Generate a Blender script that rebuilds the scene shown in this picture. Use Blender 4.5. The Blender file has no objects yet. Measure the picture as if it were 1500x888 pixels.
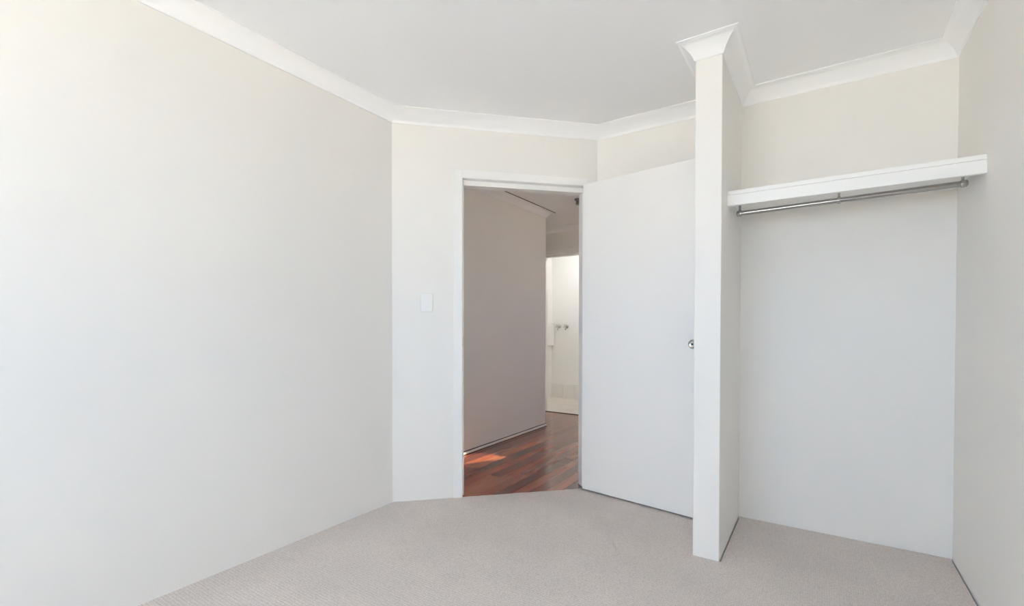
import bpy, bmesh, math, random
from mathutils import Vector, Matrix
random.seed(7)
sc = bpy.context.scene
COL = sc.collection
R = math.radians

# ------------------------------------------------------------------ camera
F_PX, YAW, PITCH, ROLL, CY, CAM_H = 688.13, 0.5813, -0.0129, 0.0015, 488.5, 1.0924
fw = Vector((-math.sin(YAW)*math.cos(PITCH), math.cos(YAW)*math.cos(PITCH), math.sin(PITCH)))
r0 = Vector((math.cos(YAW), math.sin(YAW), 0)); u0 = r0.cross(fw)
rt = r0*math.cos(ROLL) + u0*math.sin(ROLL); up = -r0*math.sin(ROLL) + u0*math.cos(ROLL)
cd = bpy.data.cameras.new('camera'); cam = bpy.data.objects.new('camera', cd); COL.objects.link(cam)
cd.sensor_width = 36; cd.lens = F_PX/1500*36; cd.shift_y = (CY-444)/1500; cd.clip_start = 0.02
m = Matrix((rt, up, -fw)).transposed().to_4x4(); m.translation = (0, 0, CAM_H); cam.matrix_world = m
sc.camera = cam

# ------------------------------------------------------------------ sky, sun, window portals, exposure
w = bpy.data.worlds.new('sky'); sc.world = w; w.use_nodes = True
bg = w.node_tree.nodes['Background']; bg.inputs[0].default_value = (0.535, 0.735, 1.0, 1); bg.inputs[1].default_value = 8.0
sd = bpy.data.lights.new('sun', 'SUN'); sd.energy = 66; sd.angle = R(0.6); sd.color = (1, .90, .75)
sun = bpy.data.objects.new('sun', sd); COL.objects.link(sun)
sun.rotation_euler = Vector((-1.4, -2.35, -1.95)).to_track_quat('-Z', 'Y').to_euler()
def portal(name, loc, direction, sx, sy):
    l = bpy.data.lights.new(name, 'AREA'); l.shape = 'RECTANGLE'; l.size = sx; l.size_y = sy; l.cycles.is_portal = True
    o = bpy.data.objects.new(name, l); COL.objects.link(o); o.location = loc
    o.rotation_euler = Vector(direction).to_track_quat('-Z', 'Z').to_euler()
vs = sc.view_settings
vs.view_transform = 'Standard'; vs.look = 'None'; vs.gamma = 1; vs.use_curve_mapping = False; vs.exposure = 0.25
sc.cycles.use_denoising = True
sc.cycles.max_bounces = 16; sc.cycles.diffuse_bounces = 12; sc.cycles.glossy_bounces = 6; sc.cycles.transparent_max_bounces = 12
sc.cycles.caustics_reflective = False; sc.cycles.caustics_refractive = False

# ------------------------------------------------------------------ materials
def mat(name, col, rough=0.6, metal=0.0, ior=None):
    mt = bpy.data.materials.new(name); mt.use_nodes = True
    b = mt.node_tree.nodes['Principled BSDF']
    b.inputs['Base Color'].default_value = (*col, 1); b.inputs['Roughness'].default_value = rough; b.inputs['Metallic'].default_value = metal
    if ior: b.inputs['IOR'].default_value = ior
    return mt
def noise_var(mt, col, scale, amount, bump=0.0, bscale=None, bdist=0.001):
    nt = mt.node_tree; N = nt.nodes; L = nt.links; b = N['Principled BSDF']
    tc = N.new('ShaderNodeTexCoord')
    n = N.new('ShaderNodeTexNoise'); n.inputs['Scale'].default_value = scale; n.inputs['Detail'].default_value = 5
    L.new(tc.outputs['Object'], n.inputs['Vector'])
    r = N.new('ShaderNodeValToRGB')
    r.color_ramp.elements[0].position = .3; r.color_ramp.elements[1].position = .7
    r.color_ramp.elements[0].color = (*[c*(1-amount) for c in col], 1); r.color_ramp.elements[1].color = (*[min(1, c*(1+amount)) for c in col], 1)
    L.new(n.outputs['Fac'], r.inputs['Fac']); L.new(r.outputs['Color'], b.inputs['Base Color'])
    if bump:
        n2 = N.new('ShaderNodeTexNoise'); n2.inputs['Scale'].default_value = bscale; n2.inputs['Detail'].default_value = 3
        L.new(tc.outputs['Object'], n2.inputs['Vector'])
        bp = N.new('ShaderNodeBump'); bp.inputs['Strength'].default_value = bump; bp.inputs['Distance'].default_value = bdist
        L.new(n2.outputs['Fac'], bp.inputs['Height']); L.new(bp.outputs['Normal'], b.inputs['Normal'])
    return mt
WALLC = (0.85, 0.827, 0.79)
M = {}
M['wall'] = noise_var(mat('warm_white_wall_paint', WALLC, .7), WALLC, 1.3, .012, .12, 160, .0006)
M['ceil'] = noise_var(mat('white_ceiling_paint', (.925, .93, .935), .8), (.925, .93, .935), 1.1, .01)
M['cornice'] = mat('white_cornice_paint', (.92, .92, .915), .6)
M['gloss'] = mat('white_gloss_paint', (.89, .875, .85), .35)
M['door'] = noise_var(mat('door_paint', (.87, .85, .825), .45), (.87, .85, .825), 2, .01, .05, 90, .0004)
M['shelf'] = mat('shelf_paint', (.89, .88, .855), .4)
M['plastic'] = mat('white_plastic', (.86, .85, .83), .3)
M['chrome'] = mat('polished_chrome', (.47, .46, .43), .14, 1)
M['steel'] = mat('satin_steel', (.55, .54, .51), .25, 1)
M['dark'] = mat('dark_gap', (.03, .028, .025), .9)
M['hallwall'] = noise_var(mat('hall_wall_paint', (.47, .435, .405), .7), (.47, .435, .405), 1.4, .012)
M['laundrywall'] = mat('laundry_wall_paint', (.87, .87, .855), .5)
M['ltile'] = noise_var(mat('beige_laundry_tile', (.68, .63, .57), .35), (.68, .63, .57), 6, .08)
M['skirttile'] = mat('glazed_skirting_tile', (.85, .84, .81), .25)
M['concrete'] = noise_var(mat('paving_concrete', (.62, .57, .49), .9), (.62, .57, .49), 3, .1)
M['alu'] = mat('white_powdercoat', (.8, .8, .8), .35)
M['bulb'] = mat('frosted_bulb', (.75, .73, .70), .2)
M['bakelite'] = mat('dark_grey_lampholder', (.22, .21, .20), .4)
M['fill_glow'] = mat('added_light_glow', (.9, .9, .88), .4)  # glow of the light added to brighten the laundry
_b = M['fill_glow'].node_tree.nodes['Principled BSDF']; _b.inputs['Emission Color'].default_value = (1, .99, .975, 1); _b.inputs['Emission Strength'].default_value = 36
M['bead'] = mat('skirting_bead_paint', (.80, .76, .71), .4)

def carpet():
    mt = mat('beige_loop_carpet', (.5, .44, .4), .95); nt = mt.node_tree; N = nt.nodes; L = nt.links; b = N['Principled BSDF']
    b.inputs['Specular IOR Level'].default_value = .1
    tc = N.new('ShaderNodeTexCoord')
    vo = N.new('ShaderNodeTexVoronoi'); vo.inputs['Scale'].default_value = 120; vo.inputs['Randomness'].default_value = .45
    L.new(tc.outputs['Object'], vo.inputs['Vector'])
    wv = N.new('ShaderNodeTexWave'); wv.bands_direction = 'Y'; wv.inputs['Scale'].default_value = 24; wv.inputs['Distortion'].default_value = 1.2; wv.inputs['Detail Scale'].default_value = 6
    L.new(tc.outputs['Object'], wv.inputs['Vector'])
    no = N.new('ShaderNodeTexNoise'); no.inputs['Scale'].default_value = 2.2; no.inputs['Detail'].default_value = 6
    L.new(tc.outputs['Object'], no.inputs['Vector'])
    r = N.new('ShaderNodeValToRGB'); r.color_ramp.elements[0].position = .0; r.color_ramp.elements[1].position = .75
    r.color_ramp.elements[0].color = (.90, .82, .77, 1); r.color_ramp.elements[1].color = (.66, .595, .555, 1)
    L.new(vo.outputs['Distance'], r.inputs['Fac'])
    mx = N.new('ShaderNodeMix'); mx.data_type = 'RGBA'; mx.blend_type = 'MULTIPLY'; mx.inputs['Factor'].default_value = .22
    L.new(r.outputs['Color'], mx.inputs['A']); L.new(no.outputs['Fac'], mx.inputs['B'])
    mx2 = N.new('ShaderNodeMix'); mx2.data_type = 'RGBA'; mx2.blend_type = 'MULTIPLY'; mx2.inputs['Factor'].default_value = .11
    L.new(mx.outputs['Result'], mx2.inputs['A']); L.new(wv.outputs['Color'], mx2.inputs['B'])
    L.new(mx2.outputs['Result'], b.inputs['Base Color'])
    bp = N.new('ShaderNodeBump'); bp.inputs['Strength'].default_value = .5; bp.inputs['Distance'].default_value = .003; bp.invert = True
    L.new(vo.outputs['Distance'], bp.inputs['Height']); L.new(bp.outputs['Normal'], b.inputs['Normal'])
    return mt
M['carpet'] = carpet()

def timber():
    mt = mat('polished_jarrah', (.2, .06, .03), .16, 0, 1.45); nt = mt.node_tree; N = nt.nodes; L = nt.links; b = N['Principled BSDF']
    b.inputs['Coat Weight'].default_value = .3; b.inputs['Coat Roughness'].default_value = .08; b.inputs['Coat IOR'].default_value = 1.5
    tc = N.new('ShaderNodeTexCoord'); oi = N.new('ShaderNodeObjectInfo')
    mp = N.new('ShaderNodeMapping'); mp.inputs['Scale'].default_value = (60, 2.2, 1)
    ad = N.new('ShaderNodeVectorMath'); ad.operation = 'ADD'
    cx = N.new('ShaderNodeCombineXYZ'); ml = N.new('ShaderNodeMath'); ml.operation = 'MULTIPLY'; ml.inputs[1].default_value = 37
    L.new(oi.outputs['Random'], ml.inputs[0]); L.new(ml.outputs[0], cx.inputs['X']); L.new(ml.outputs[0], cx.inputs['Y'])
    L.new(tc.outputs['Object'], mp.inputs['Vector']); L.new(mp.outputs['Vector'], ad.inputs[0]); L.new(cx.outputs[0], ad.inputs[1])
    no = N.new('ShaderNodeTexNoise'); no.inputs['Scale'].default_value = 1.0; no.inputs['Detail'].default_value = 6
    L.new(ad.outputs[0], no.inputs['Vector'])
    r1 = N.new('ShaderNodeValToRGB')
    e = r1.color_ramp.elements; e[0].position = 0; e[0].color = (.13, .035, .022, 1); e[1].position = 1; e[1].color = (.50, .16, .07, 1)
    for pos, c in ((.3, (.24, .062, .036, 1)), (.6, (.36, .10, .055, 1)), (.8, (.20, .07, .05, 1))):
        x = e.new(pos); x.color = c
    L.new(oi.outputs['Random'], r1.inputs['Fac'])
    r2 = N.new('ShaderNodeValToRGB'); r2.color_ramp.elements[0].position = .3; r2.color_ramp.elements[1].position = .7
    r2.color_ramp.elements[0].color = (.78, .74, .73, 1); r2.color_ramp.elements[1].color = (1.1, 1.06, 1.03, 1)
    L.new(no.outputs['Fac'], r2.inputs['Fac'])
    mx = N.new('ShaderNodeMix'); mx.data_type = 'RGBA'; mx.blend_type = 'MULTIPLY'; mx.inputs['Factor'].default_value = 1
    L.new(r1.outputs['Color'], mx.inputs['A']); L.new(r2.outputs['Color'], mx.inputs['B']); L.new(mx.outputs['Result'], b.inputs['Base Color'])
    return mt
M['timber'] = timber()

def glass():
    mt = bpy.data.materials.new('window_glass'); mt.use_nodes = True; nt = mt.node_tree; N = nt.nodes; N.remove(N['Principled BSDF'])
    t = N.new('ShaderNodeBsdfTransparent'); g = N.new('ShaderNodeBsdfGlossy'); g.inputs['Roughness'].default_value = .02
    x = N.new('ShaderNodeMixShader'); x.inputs[0].default_value = .06
    nt.links.new(t.outputs[0], x.inputs[1]); nt.links.new(g.outputs[0], x.inputs[2]); nt.links.new(x.outputs[0], N['Material Output'].inputs[0])
    return mt
M['glass'] = glass()
M['tinted'] = glass(); M['tinted'].name = 'tinted_glass'; M['tinted'].node_tree.nodes['Transparent BSDF'].inputs[0].default_value = (.42, .42, .39, 1)  # even tint that dims the sun through the added hall window

# ------------------------------------------------------------------ mesh helpers
def prism(bm, pts, z0, z1):
    a = sum(pts[i][0]*pts[(i+1) % len(pts)][1] - pts[(i+1) % len(pts)][0]*pts[i][1] for i in range(len(pts)))
    if a < 0: pts = list(reversed(pts))
    lo = [bm.verts.new((x, y, z0)) for x, y in pts]; hi = [bm.verts.new((x, y, z1)) for x, y in pts]
    bm.faces.new(list(reversed(lo))); bm.faces.new(hi); n = len(pts)
    for i in range(n): bm.faces.new((lo[i], lo[(i+1) % n], hi[(i+1) % n], hi[i]))
def box(bm, x0, x1, y0, y1, z0, z1): prism(bm, [(x0, y0), (x1, y0), (x1, y1), (x0, y1)], z0, z1)
def new(): return bmesh.new()
def lathe(bm, prof, axis, origin, seg=24):
    """prof: list of (radius, distance along axis)"""
    ax = Vector(axis).normalized(); a = ax.orthogonal().normalized(); b = ax.cross(a); o = Vector(origin)
    rings = [[bm.verts.new(o + ax*d + (a*math.cos(2*math.pi*i/seg) + b*math.sin(2*math.pi*i/seg))*max(r, 1e-5)) for i in range(seg)] for r, d in prof]
    for k in range(len(rings)-1):
        for i in range(seg): bm.faces.new((rings[k][i], rings[k][(i+1) % seg], rings[k+1][(i+1) % seg], rings[k+1][i]))
    bm.faces.new(list(reversed(rings[0]))); bm.faces.new(rings[-1])
def obj(name, bm, m, parent=None, bevel=0, smooth=False, seg=2):
    bmesh.ops.recalc_face_normals(bm, faces=bm.faces)
    me = bpy.data.meshes.new(name); bm.to_mesh(me); bm.free(); me.materials.append(M[m])
    o = bpy.data.objects.new(name, me); COL.objects.link(o)
    if parent: o.parent = parent
    if bevel:
        b = o.modifiers.new('bevel', 'BEVEL'); b.width = bevel; b.segments = seg; b.limit_method = 'ANGLE'
    if smooth:
        for p in me.polygons: p.use_smooth = True
        o.modifiers.new('edges', 'EDGE_SPLIT').split_angle = R(40)
    return o
def empty(name, loc=(0, 0, 0), rz=0):
    o = bpy.data.objects.new(name, None); COL.objects.link(o); o.location = loc; o.rotation_euler.z = rz; o.empty_display_size = .1
    return o
def tag(o, label, cat, group=None, kind=None):
    o['label'] = label; o['category'] = cat
    if group: o['group'] = group
    if kind: o['kind'] = kind
    return o
def struct(o, label, cat): return tag(o, label, cat, kind='structure')
def sweep(bm, path, prof, ztop, closed=False):
    """prof (out, z) swept along the path; the room lies on the right of the path's direction"""
    P = [Vector(p) for p in path]; n = len(P); rings = []
    for i in range(n):
        ds = []
        if closed or i > 0: ds.append((P[i]-P[i-1]).normalized())
        if closed or i < n-1: ds.append((P[(i+1) % n]-P[i]).normalized())
        ns = [Vector((d.y, -d.x)) for d in ds]
        mv = ns[0] if len(ns) == 1 else (ns[0]+ns[1])/(1+ns[0].dot(ns[1]))
        rings.append([bm.verts.new((P[i].x+mv.x*o, P[i].y+mv.y*o, ztop+z)) for o, z in prof])
    k = len(prof)
    for i in range(n if closed else n-1):
        a, b = rings[i], rings[(i+1) % n]
        for j in range(k): bm.faces.new((a[j], a[(j+1) % k], b[(j+1) % k], b[j]))
    if not closed: bm.faces.new(rings[0]); bm.faces.new(list(reversed(rings[-1])))
def cove(c, h):
    p = [(-.004, -h), (.005, -h), (.007, -h+.006)]
    for i in range(1, 10):
        t = i/10*math.pi/2
        ax, az = c*(1-math.cos(t)), -h*(1-math.sin(t)); lx, lz = c*i/10, -h*(1-i/10)
        p.append((.55*ax+.45*lx+.003, .55*az+.45*lz-.003))
    return p + [(c-.006, -.006), (c, -.005), (c, .004), (-.004, .004)]

# ------------------------------------------------------------------ room dimensions (metres; camera stands at x=0, y=0)
XL, Y1, YB, X2, XR = -2.2244, 2.0305, 2.9861, -1.2717, 0.5289
XN0, XN1, YN = -0.5061, -0.3874, 2.3531
ZT, ZCB, CC = 2.4323, 2.355, 0.0743
YBK = -1.65                              # wall behind the camera
T = 0.10
A = Vector((XL, Y1)); B = Vector((X2, YB)); LEN = (B-A).length; DR = (B-A)/LEN; NR = Vector((DR.y, -DR.x))
def cp(s, d):                            # point on the door wall: s along it, d in front of it
    v = A + DR*s + NR*d; return (v.x, v.y)
XH, YE, YF, ZH = -2.545, 4.55, 5.316, 2.365   # hall wall plane, its end, far wall, hall ceiling
XHL, XHR = -4.1, 0.53                    # ends of the hall
YL2, XLL, XLR = 6.53, -3.54, -1.6        # laundry
S0, S1, ZD = 0.437, 1.270, 2.045         # door opening on the door wall

# ------------------------------------------------------------------ shell
bm = new()                               # bedroom ceiling
prism(bm, [(XL-.05, YBK-.05), (XL-.05, Y1+.02), cp(0, -.06), cp(LEN, -.06), (X2, YB+.05), (XR+.05, YB+.05), (XR+.05, YBK-.05)], ZT, ZT+.12)
struct(obj('ceiling', bm, 'ceil'), 'flat white bedroom ceiling', 'ceiling')

bm = new(); prism(bm, [(XL-T, YBK-T), (XL, YBK-T), (XL, Y1), (XL-T, Y1+.0414)], -.12, ZT+.01)
struct(obj('wall_left', bm, 'wall'), 'long plain off-white bedroom wall without any opening', 'wall')

bm = new()                               # door wall (45 degrees across the corner)
prism(bm, [cp(0, 0), cp(S0, 0), cp(S0, -T), cp(-.0414, -T)], -.12, ZT+.01)
prism(bm, [cp(S1, 0), cp(LEN, 0), cp(LEN+.0414, -T), cp(S1, -T)], -.12, ZT+.01)
prism(bm, [cp(S0, 0), cp(S1, 0), cp(S1, -T), cp(S0, -T)], ZD, ZT+.01)
struct(obj('wall_door', bm, 'wall'), 'short angled off-white wall holding the doorway and switch', 'wall')

bm = new(); prism(bm, [(X2, YB), (XR+T, YB), (XR+T, YB+T), (X2-.0414, YB+T)], -.12, ZT+.01)
struct(obj('wall_closet', bm, 'wall'), 'off-white wall behind the open door and the closet shelf', 'wall')

bm = new(); box(bm, XN0, XN1, YN, YB+.01, -.12, ZT+.01)
struct(obj('wall_nib', bm, 'wall', bevel=.004), 'narrow projecting nib wall between the open door and closet', 'wall')

bm = new(); box(bm, XR, XR+T, YBK-T, YB, -.12, ZT+.01)
struct(obj('wall_right', bm, 'wall'), 'off-white wall closing the shelf end of the closet', 'wall')

def wall_y(bm, x0, x1, y0, y1, z0, z1, holes):     # wall along X with openings (xa, xb, za, zb)
    x = x0
    for xa, xb, za, zb in sorted(holes):
        box(bm, x, xa, y0, y1, z0, z1)
        if za > z0+.13: box(bm, xa, xb, y0, y1, z0, za)
        box(bm, xa, xb, y0, y1, zb, z1); x = xb
    box(bm, x, x1, y0, y1, z0, z1)
WIN1 = (-1.80, 0.25, 0.85, 2.20)
bm = new(); wall_y(bm, XL-T, XR+T, YBK-T, YBK, -.12, ZT+.01, [WIN1])
struct(obj('wall_window', bm, 'wall'), 'off-white bedroom wall with the wide window', 'wall')

# hall shell
HW = 'wall'
bm = new(); prism(bm, [(XH, 1.95), (XH, YE), (XHL, YE), (XHL, YE-T), (XH-T, YE-T), (XH-T, 1.95)], -.12, ZH+.01)
struct(obj('wall_hall', bm, HW), 'shaded off-white hallway wall ending at an outside corner', 'wall')
bm = new(); box(bm, XH-T, XL-T+.001, 1.85, 1.95, -.12, ZH+.01)
struct(obj('wall_hall_end', bm, HW), 'narrow end wall closing the hallway corner', 'wall')
bm = new(); box(bm, XHL-T, XHL, YE-T, YF, -.12, ZH+.01)
struct(obj('wall_side_passage', bm, HW), 'shaded off-white wall closing the side passage', 'wall')
WIN3Y = (3.8, 4.3, 1.0, 2.0)
bm = new(); box(bm, XHR, XHR+T, YB+T, WIN3Y[0], -.12, ZH+.01); box(bm, XHR, XHR+T, WIN3Y[1], YF+T, -.12, ZH+.01)
box(bm, XHR, XHR+T, WIN3Y[0], WIN3Y[1], -.12, WIN3Y[2]); box(bm, XHR, XHR+T, WIN3Y[0], WIN3Y[1], WIN3Y[3], ZH+.01)
struct(obj('wall_hall_right', bm, HW), 'shaded off-white wall with the added slim window at the hallway end', 'wall')
D2 = (-3.015, -2.215, 0, 2.03); WIN2 = (-1.25, -0.85, 1.68, 2.10)
bm = new(); wall_y(bm, XHL-T, XHR, YF, YF+T, -.12, ZH+.10, [D2, WIN2])
struct(obj('wall_far', bm, HW), 'shaded off-white wall around the laundry doorway', 'wall')
bm = new(); prism(bm, [(XHL-T, YE-T), (XH-T, YE-T), (XH-T, 1.85), (XL-T+.02, 1.85), (XL-T+.02, Y1+.06), cp(0, -.08), cp(LEN, -.08), (X2, YB+.09), (XHR+T, YB+.09), (XHR+T, YF+T), (XHL-T, YF+T)], ZH, ZH+.14)
struct(obj('ceiling_hall', bm, 'ceil'), 'pale hallway ceiling beyond the doorway', 'ceiling')

# laundry shell
LW = 'laundrywall'
bm = new(); box(bm, XLL-T, XLL, YF+T, YL2+T, -.12, ZT+.01)
struct(obj('wall_laundry_left', bm, LW), 'white laundry side wall with the small wall box', 'wall')
bm = new(); box(bm, XLL, XLR+T, YL2, YL2+T, -.12, ZT+.01)
struct(obj('wall_laundry_far', bm, LW), 'white laundry wall carrying the two taps', 'wall')
bm = new(); box(bm, XLR, XLR+T, YF+T, YL2, -.12, ZT+.01)
struct(obj('wall_laundry_right', bm, LW), 'plain white laundry wall opposite the small wall box', 'wall')
bm = new(); box(bm, XLL-T, XLR+T, YF+.08, YL2+T, ZT, ZT+.1)
struct(obj('ceiling_laundry', bm, 'ceil'), 'white laundry ceiling', 'ceiling')

# floors
bm = new(); g = .006
prism(bm, [(XL, YBK), (XL, Y1), cp(S0-.02, 0), cp(S0, 0)] + [cp(S0+(S1-S0)*i/26, random.uniform(-.004, .003)) for i in range(1, 26)] + [cp(S1, 0),
      (X2, YB), (XN0-.002, YB), (XN0-.002, YN-.001), (XN1+g, YN-.001), (XN1+g, YB-.002), (XR-g, YB-.002), (XR-g, YBK)], -.015, 0)
struct(obj('floor', bm, 'carpet'), 'beige loop-pile bedroom carpet', 'floor')
bm = new(); prism(bm, [(XL-.05, YBK-.05), (XL-.05, Y1), cp(0, -.05), cp(LEN, -.05), (XR+.05, YB+.05), (XR+.05, YBK-.05)], -.12, -.015)
struct(obj('floor_slab', bm, 'dark'), 'dark slab showing only in the carpet gap', 'floor')

bm = new(); prism(bm, [(XHL, YE), (XH-.01, YE), (XH-.01, 1.95), (XL-T, 1.95), (XL-T, Y1), cp(0, -.05), cp(LEN, -.05), (X2, YB+.06), (XHR, YB+.06), (XHR, YF+.05), (XHL, YF+.05)], -.12, -.019)
hall = struct(obj('floor_hall', bm, 'dark'), 'polished reddish-brown timber hallway floor', 'floor')
PW, PL = .085, 1.15
bm = new(); box(bm, -PW/2+.0002, PW/2-.0002, -.5, .5, -.019, 0)
pme = None
def clip_y(x):                           # where the timber starts and ends at this x
    if x < XH: return YE, YF+.03
    if x < XL-T: return 1.96, YF+.03
    s = (x-A.x)/DR.x
    if x < X2: return A.y + DR.y*s + .004 + .06, YF+.03
    return YB+T-.02, YF+.03
rows = int((XHR-XHL)/PW)
cnt = 0
for r in range(rows+1):
    x = XH + PW*(r - round((XH-XHL)/PW)+.5)
    if x - PW/2 < XHL or x+PW/2 > XHR: continue
    ya, yb = clip_y(x); y = ya - random.uniform(0, .8)
    first = True
    while y < yb:
        L_ = random.uniform(.8, 1.6); a, b_ = max(y, ya), min(y+L_, yb); y += L_
        if b_-a < .02: continue
        if first and XL-T < x < X2+.04:          # boards in the doorway are cut along the carpet edge
            first = False; b_ = max(b_, ya+.35); y = max(y, b_); cy = (ya+b_)/2; hwid = PW/2-.0002
            lo = [A.y + DR.y*(x+k*hwid-A.x)/DR.x - .001 - cy for k in (-1, 1)]
            q = new(); prism(q, [(-hwid, lo[0]), (hwid, lo[1]), (hwid, b_-.0004-cy), (-hwid, b_-.0004-cy)], -.019, 0)
            o = obj('plank', q, 'timber', hall, bevel=.0007, seg=1); o.location = (x, cy, random.uniform(-.0004, .0004)); cnt += 1
            continue
        if pme is None:
            o = obj('plank', bm, 'timber', hall, bevel=.0007, seg=1); pme = o
        else:
            o = pme.copy(); COL.objects.link(o)
        o.location = (x, (a+b_)/2, random.uniform(-.0004, .0004)); o.scale = (1, b_-a-.0008, 1); cnt += 1
bm = new(); box(bm, XLL, XLR, YF+.03, YL2, -.12, .004)
struct(obj('floor_laundry', bm, 'ltile'), 'beige laundry floor beyond the far doorway', 'floor')
bm = new(); box(bm, D2[0], D2[1], YF+.012, YF+.03, -.02, .006)
struct(obj('trim_1', bm, 'dark', bevel=.002), 'thin dark threshold strip in the laundry doorway', 'trim')

# cornices
bm = new(); sweep(bm, [(XL, YBK), (XL, Y1), (X2, YB), (XN0, YB), (XN0, YN), (XN1, YN), (XN1, YB), (XR, YB), (XR, YBK)], cove(CC, ZT-ZCB), ZT, True)
struct(obj('trim_2', bm, 'cornice', smooth=True), 'white cove cornice around the bedroom ceiling and nib', 'cornice')
bm = new(); hc = cove(.075, ZH-2.30)
sweep(bm, [(XH, 1.96), (XH, YE), (XHL, YE)], hc, ZH)
struct(obj('trim_3', bm, 'ceil', smooth=True), 'pale cornice wrapping the hallway corner', 'cornice')
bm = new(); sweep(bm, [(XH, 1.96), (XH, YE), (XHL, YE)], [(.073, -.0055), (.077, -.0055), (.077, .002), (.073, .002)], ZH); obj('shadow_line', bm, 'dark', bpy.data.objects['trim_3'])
bm = new(); sweep(bm, [(XHL, YF), (XHR, YF)], hc, ZH)
struct(obj('trim_4', bm, 'ceil', smooth=True), 'pale cornice above the laundry doorway', 'cornice')
# skirting bead in the hall, skirting tiles in the laundry
hb = struct(empty('baseboard_hall', (0, 0, 0)), 'slim beading along the foot of the hallway wall', 'baseboard')
hp = [(XH, 1.96), (XH, YE), (XHL, YE)]
bm = new(); sweep(bm, hp, [(-.002, .004), (.016, .004), (.016, .012), (.012, .019), (.005, .022), (-.002, .022)], 0); obj('bead', bm, 'bead', hb)
bm = new(); sweep(bm, hp, [(-.002, -.002), (.013, -.002), (.013, .0045), (-.002, .0045)], 0); obj('lower_shadow_gap', bm, 'dark', hb)  # dark strip for the dirty gap and its shadow under the bead
bm = new(); sweep(bm, hp, [(-.002, .021), (.003, .021), (.003, .029), (-.002, .029)], 0); obj('upper_shadow_gap', bm, 'dark', hb)  # dark strip painted as the shadowed gap above the bead
bb = struct(empty('baseboard_laundry', (0, YL2, 0)), 'row of glazed cream skirting tiles under the taps', 'baseboard')
tme = None; x = XLL+.002
while x < XLR-.2:
    if tme is None:
        q = new(); box(q, 0, .197, -.012, .001, .004, .212); tme = obj('tile', q, 'skirttile', bb, bevel=.0015, seg=1); o = tme
    else:
        o = tme.copy(); COL.objects.link(o)
    o.location.x = x; x += .2

# ------------------------------------------------------------------ windows
def window(name, width, zb, zt, loc, rz, label, panes=2, gl='glass'):
    """opening centred on loc.x, wall thickness T towards +y in local space (outside)"""
    e = struct(empty(name, loc, rz), label, 'window'); hw = width/2; f = .045
    q = new()
    box(q, -hw, hw, .03, .08, zb, zb+f); box(q, -hw, hw, .03, .08, zt-f, zt)
    box(q, -hw, -hw+f, .03, .08, zb+f, zt-f); box(q, hw-f, hw, .03, .08, zb+f, zt-f)
    fr = obj('window_frame', q, 'alu', e, bevel=.003)
    pw = (width-2*f)/panes
    for i in range(1, panes):
        q = new(); xx = -hw+f+pw*i; box(q, xx-.02, xx+.02, .035, .075, zb+f-.002, zt-f+.002); obj('mullion', q, 'alu', e, bevel=.002)
    for i in range(panes):
        q = new(); xx = -hw+f+pw*i; box(q, xx-.002, xx+pw+.002, .052, .057, zb+f-.002, zt-f+.002); obj('pane', q, gl, e)
    q = new(); box(q, -hw, hw, -.02, .035, zb-.012, zb+.006); obj('window_sill', q, 'gloss', e, bevel=.003)
    return e
window('window_1', WIN1[1]-WIN1[0], WIN1[2], WIN1[3], ((WIN1[0]+WIN1[1])/2, YBK, 0), math.pi, 'wide white-framed sliding bedroom window')
window('added_window_2', WIN2[1]-WIN2[0], WIN2[2], WIN2[3], ((WIN2[0]+WIN2[1])/2, YF, 0), 0, 'small obscure-glass window added out of view to cast the hallway sun patch', 1, 'tinted')  # unseen window added and sized to cast the sun patch on the timber
window('added_window_3', WIN3Y[1]-WIN3Y[0], WIN3Y[2], WIN3Y[3], (XHR, (WIN3Y[0]+WIN3Y[1])/2, 0), -math.pi/2, 'slim white-framed window added out of view to fill the hallway')  # unseen window added to let fill light into the hall
portal('window_1_daylight', ((WIN1[0]+WIN1[1])/2, YBK-T-.01, (WIN1[2]+WIN1[3])/2), (0, 1, 0), WIN1[1]-WIN1[0], WIN1[3]-WIN1[2])
portal('added_window_2_daylight', ((WIN2[0]+WIN2[1])/2, YF+T+.01, (WIN2[2]+WIN2[3])/2), (0, -1, 0), WIN2[1]-WIN2[0], WIN2[3]-WIN2[2])
portal('added_window_3_daylight', (XHR+T+.01, (WIN3Y[0]+WIN3Y[1])/2, (WIN3Y[2]+WIN3Y[3])/2), (-1, 0, 0), WIN3Y[1]-WIN3Y[0], WIN3Y[3]-WIN3Y[2])

bm = new(); box(bm, -25, 25, -25, 30, -.22, -.13)
tag(obj('ground', bm, 'concrete'), 'pale paved ground outside the house', 'ground', kind='structure')

bm = new(); box(bm, XHL-T-.55, XHR+T+.55, YBK-T-.55, YF+T+.55, 2.555, 2.62)  # unseen slab added so its eaves shade the windows
struct(obj('added_roof', bm, 'concrete'), 'flat slab added out of view, its eaves shading the windows', 'added_roof')

# ------------------------------------------------------------------ bedroom door: frame, leaf, knob, hinges
d1 = struct(empty('door_1', (*cp(S1, 0), 0), math.atan2(DR.y, DR.x)), 'plain flush off-white bedroom door standing wide open in its frame', 'door')
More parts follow.
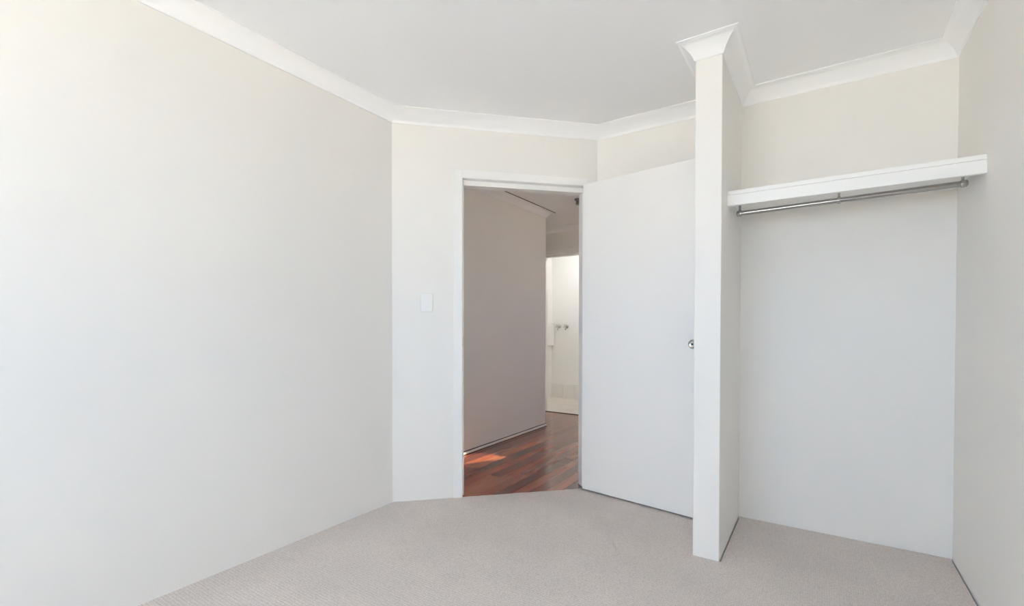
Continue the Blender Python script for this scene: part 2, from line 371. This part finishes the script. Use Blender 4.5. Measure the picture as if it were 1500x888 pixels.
# local frame: x along the door wall (0 at hinge side of the opening, negative towards the switch), y = behind the wall
W_ = S1-S0
def frame_profile_vertical(x, sgn):      # pressed steel frame: face on the wall, rounded nose, rebate, stop
    q = new()
    pts = [(x-sgn*.058, -.008), (x-sgn*.004, -.008), (x, -.004), (x, .036), (x+sgn*.012, .036), (x+sgn*.012, T+.008), (x-sgn*.04, T+.008), (x-sgn*.04, T), (x-sgn*.003, T), (x-sgn*.003, .0), (x-sgn*.058, .0)]
    return q, pts
fr = empty('door_frame'); fr.parent = d1
for x, sgn in ((-W_, 1), (0, -1)):
    q, pts = frame_profile_vertical(x, sgn); prism(q, pts, -.01, ZD-.004+.052); obj('jamb', q, 'gloss', fr, bevel=.0015)
q = new()
zt = ZD-.004
pr = [(-.008, zt+.052), (-.008, zt+.004), (-.004, zt), (.036, zt), (.036, zt-.032), (T+.008, zt-.032), (T+.008, zt+.04), (T, zt+.04), (T, zt+.003), (0, zt+.003), (0, zt+.052)]
vl = [q.verts.new((-W_-.002, y, z)) for y, z in pr]; vr = [q.verts.new((.002, y, z)) for y, z in pr]
n = len(pr)
q.faces.new(vl); q.faces.new(list(reversed(vr)))
for i in range(n): q.faces.new((vl[i], vr[i], vr[(i+1) % n], vl[(i+1) % n]))
obj('head', q, 'gloss', fr, bevel=.0015)
q = new(); box(q, -W_-.001, -W_+.0025, .003, .028, .965, 1.035)
sp = obj('strike_plate', q, 'chrome', fr, bevel=.0008)

# leaf
HP = A + DR*(S1-.006) + NR*.011
LA = math.atan2(-.1379, .9904); LW_ = .800; LT = .036
leaf_pos = Vector((HP.x, HP.y, 0))
inv = (Matrix.Translation((*cp(S1, 0), 0)) @ Matrix.Rotation(math.atan2(DR.y, DR.x), 4, 'Z')).inverted()
q = new(); box(q, 0, LW_, -LT, 0, .012, 2.043)
leaf = obj('door_leaf', q, 'door', d1, bevel=.0015)
leaf.matrix_local = inv @ (Matrix.Translation(leaf_pos) @ Matrix.Rotation(LA, 4, 'Z'))
KX, KZ = LW_-.047, 1.000
q = new(); lathe(q, [(.026, 0), (.026, .005), (.022, .009), (.010, .010), (.010, .030), (.018, .034), (.0255, .044), (.0265, .054), (.024, .063), (.016, .067), (.012, .066), (.004, .0655)], (0, -1, 0), (KX, -LT+.001, KZ), 32)
kn = obj('knob', q, 'steel', leaf, smooth=True)
q = new(); lathe(q, [(.005, .0), (.005, .003)], (0, -1, 0), (KX, -LT-.0645, KZ), 16); obj('keyhole', q, 'dark', leaf)
q = new(); lathe(q, [(.026, 0), (.026, .005), (.010, .010), (.010, .026), (.024, .040), (.025, .05), (.015, .058)], (0, 1, 0), (KX, -.001, KZ), 24); obj('knob', q, 'steel', leaf, smooth=True)
q = new(); box(q, LW_-.001, LW_+.0015, -LT/2-.012, -LT/2+.012, KZ-.03, KZ+.03); obj('latch_plate', q, 'chrome', leaf)
for z in (.22, 1.03, 1.82):
    q = new(); lathe(q, [(.004, -.004), (.006, 0), (.006, .1), (.004, .104)], (0, 0, 1), (-.004, .002, z), 14); obj('hinge', q, 'steel', leaf, smooth=True)

# laundry doorway frame
d2 = struct(empty('door_2', (D2[0], YF, 0)), 'pale frame around the doorless laundry opening', 'door')
for x, s in ((0, 1), (D2[1]-D2[0], -1)):
    q = new(); prism(q, [(x-s*.05, -.008), (x+s*.0, -.008), (x+s*.004, -.004), (x+s*.004, .04), (x+s*.016, .04), (x+s*.016, T+.006), (x-s*.04, T+.006), (x-s*.04, T), (x-s*.001, T), (x-s*.001, 0), (x-s*.05, 0)], -.01, 2.075)
    obj('jamb', q, 'gloss', d2, bevel=.0015)
q = new(); box(q, 0, D2[1]-D2[0], -.008, .04, 2.024, 2.075); box(q, 0, D2[1]-D2[0], .04, T+.006, 2.0, 2.032); obj('head', q, 'gloss', d2, bevel=.0015)

# ------------------------------------------------------------------ light switch
sw = tag(empty('light_switch', (*cp(.2115, 0), 1.248), math.atan2(DR.y, DR.x)), 'white rectangular light switch on the angled wall beside the doorway', 'light switch')
q = new(); box(q, -.038, .038, -.011, .001, -.058, .058); obj('plate', q, 'plastic', sw, bevel=.003)
q = new(); v = [(-.0065, -.010, -.013), (.0065, -.010, -.013), (.0065, -.010, .013), (-.0065, -.010, .013), (-.0065, -.0125, -.013), (.0065, -.0125, -.013), (.0065, -.017, .013), (-.0065, -.017, .013)]
vv = [q.verts.new(c) for c in v]
for f in ((0, 1, 2, 3), (4, 5, 6, 7), (0, 1, 5, 4), (1, 2, 6, 5), (2, 3, 7, 6), (3, 0, 4, 7)): q.faces.new([vv[i] for i in f])
obj('rocker', q, 'plastic', sw, bevel=.0008)

# ------------------------------------------------------------------ closet shelf and hanging rail
YS = 2.512
sh = tag(empty('closet_shelf', ((XN1+XR)/2, YB, 1.74)), 'painted white closet shelf with deep front edge above the rail', 'shelf')
hw = (XR-XN1)/2
q = new(); box(q, -hw, hw, YS-YB+.004, .002, .002, .022); obj('board', q, 'shelf', sh, bevel=.0015)
q = new(); box(q, -hw, hw, YS-YB, YS-YB+.02, -.052, .0005); obj('fascia', q, 'shelf', sh, bevel=.002)

YR = 2.70; RR = .0125
ra, rb = Vector((-.366, YR, 1.686)), Vector((.505, YR, 1.700)); rd = (rb-ra).normalized(); rl = (rb-ra).length
rail = tag(empty('hanging_rail', (0, YR, 1.69)), 'thin chrome clothes rail hanging under the closet shelf', 'clothes rail')
off = Vector((0, YR, 1.69))
q = new(); lathe(q, [(RR, 0), (RR, rl)], rd, ra-off, 24); obj('rod', q, 'chrome', rail, smooth=True)
for p, s in ((ra, -1), (rb, 1)):
    q = new(); lathe(q, [(RR+.002, -.014), (RR+.002, .002), (RR-.002, .006), (.003, .008)], rd*s, p-off, 24); obj('end_cap', q, 'chrome', rail, smooth=True)
for t in (.012, (0.067+.366)/.871, .988):
    p = ra + rd*(t*rl) - off
    q = new(); lathe(q, [(.005, RR-.002), (.005, .049), (.012, .05), (.012, .0535)], (0, 0, 1), p, 16); br = obj('bracket', q, 'steel', rail, smooth=True)
    q = new(); lathe(q, [(RR+.0025, -.007), (RR+.0035, -.004), (RR+.0035, .004), (RR+.0025, .007)], rd, p, 24); obj('collar', q, 'steel', br, smooth=True)

# ------------------------------------------------------------------ hallway and laundry items
lh = tag(empty('lamp_holder', (-2.02, 4.26, ZH)), 'small dark lamp holder on the hallway ceiling near the door edge', 'lamp')
q = new(); lathe(q, [(.034, -.002), (.034, .008), (.024, .018)], (0, 0, -1), (0, 0, 0), 24); obj('base', q, 'bakelite', lh, smooth=True)
q = new(); lathe(q, [(.018, .014), (.018, .045), (.021, .047), (.021, .056)], (0, 0, -1), (0, 0, 0), 24); obj('socket', q, 'bakelite', lh, smooth=True)

for i, (x, lab) in enumerate(((-3.41, 'chrome laundry wall tap closer to the wall box'), (-3.275, 'chrome laundry wall tap farther from the wall box'))):
    t = tag(empty('tap', (x, YL2, 1.105)), lab, 'tap', 'chrome taps on the laundry wall')
    q = new(); lathe(q, [(.028, -.001), (.028, .006), (.016, .012), (.012, .014), (.012, .05), (.016, .052), (.016, .066), (.008, .070)], (0, -1, 0), (0, 0, 0), 20); obj('body', q, 'steel', t, smooth=True)
    for k in range(2):
        a = R(20+90*k); d = Vector((math.cos(a), 0, math.sin(a)))
        q = new(); lathe(q, [(.004, -.034), (.008, -.03), (.005, -.016), (.005, .016), (.008, .03), (.004, .034)], d, (0, -.060, 0), 12); obj('handle_bar', q, 'steel', t, smooth=True)
    q = new(); lathe(q, [(.008, 0), (.008, .035), (.011, .036), (.011, .05)], (0, -.5, -.86), (0, -.03, -.006), 12); obj('spout', q, 'steel', t, smooth=True)
cl = tag(empty('added_laundry_light', (-2.65, 5.97, ZT)), 'round white light added out of view to brighten the laundry', 'ceiling light')  # lamp added outside the view to brighten the laundry
q = new(); lathe(q, [(.15, -.001), (.15, .02), (.14, .026)], (0, 0, -1), (0, 0, 0), 32); obj('base', q, 'alu', cl, smooth=True)
q = new(); lathe(q, [(.135, .024), (.13, .05), (.105, .07), (.06, .082), (.01, .085)], (0, 0, -1), (0, 0, 0), 32); obj('diffuser', q, 'fill_glow', cl, smooth=True)
wb = tag(empty('wall_box', (XLL, YL2-.16, .98)), 'small off-white box on the laundry side wall beside the taps', 'wall box')
q = new(); box(q, -.001, .05, -.155, .155, -.17, .18); obj('body', q, 'plastic', wb, bevel=.004)
q = new(); box(q, .049, .056, -.15, .15, -.165, .175); obj('cover', q, 'plastic', wb, bevel=.002)
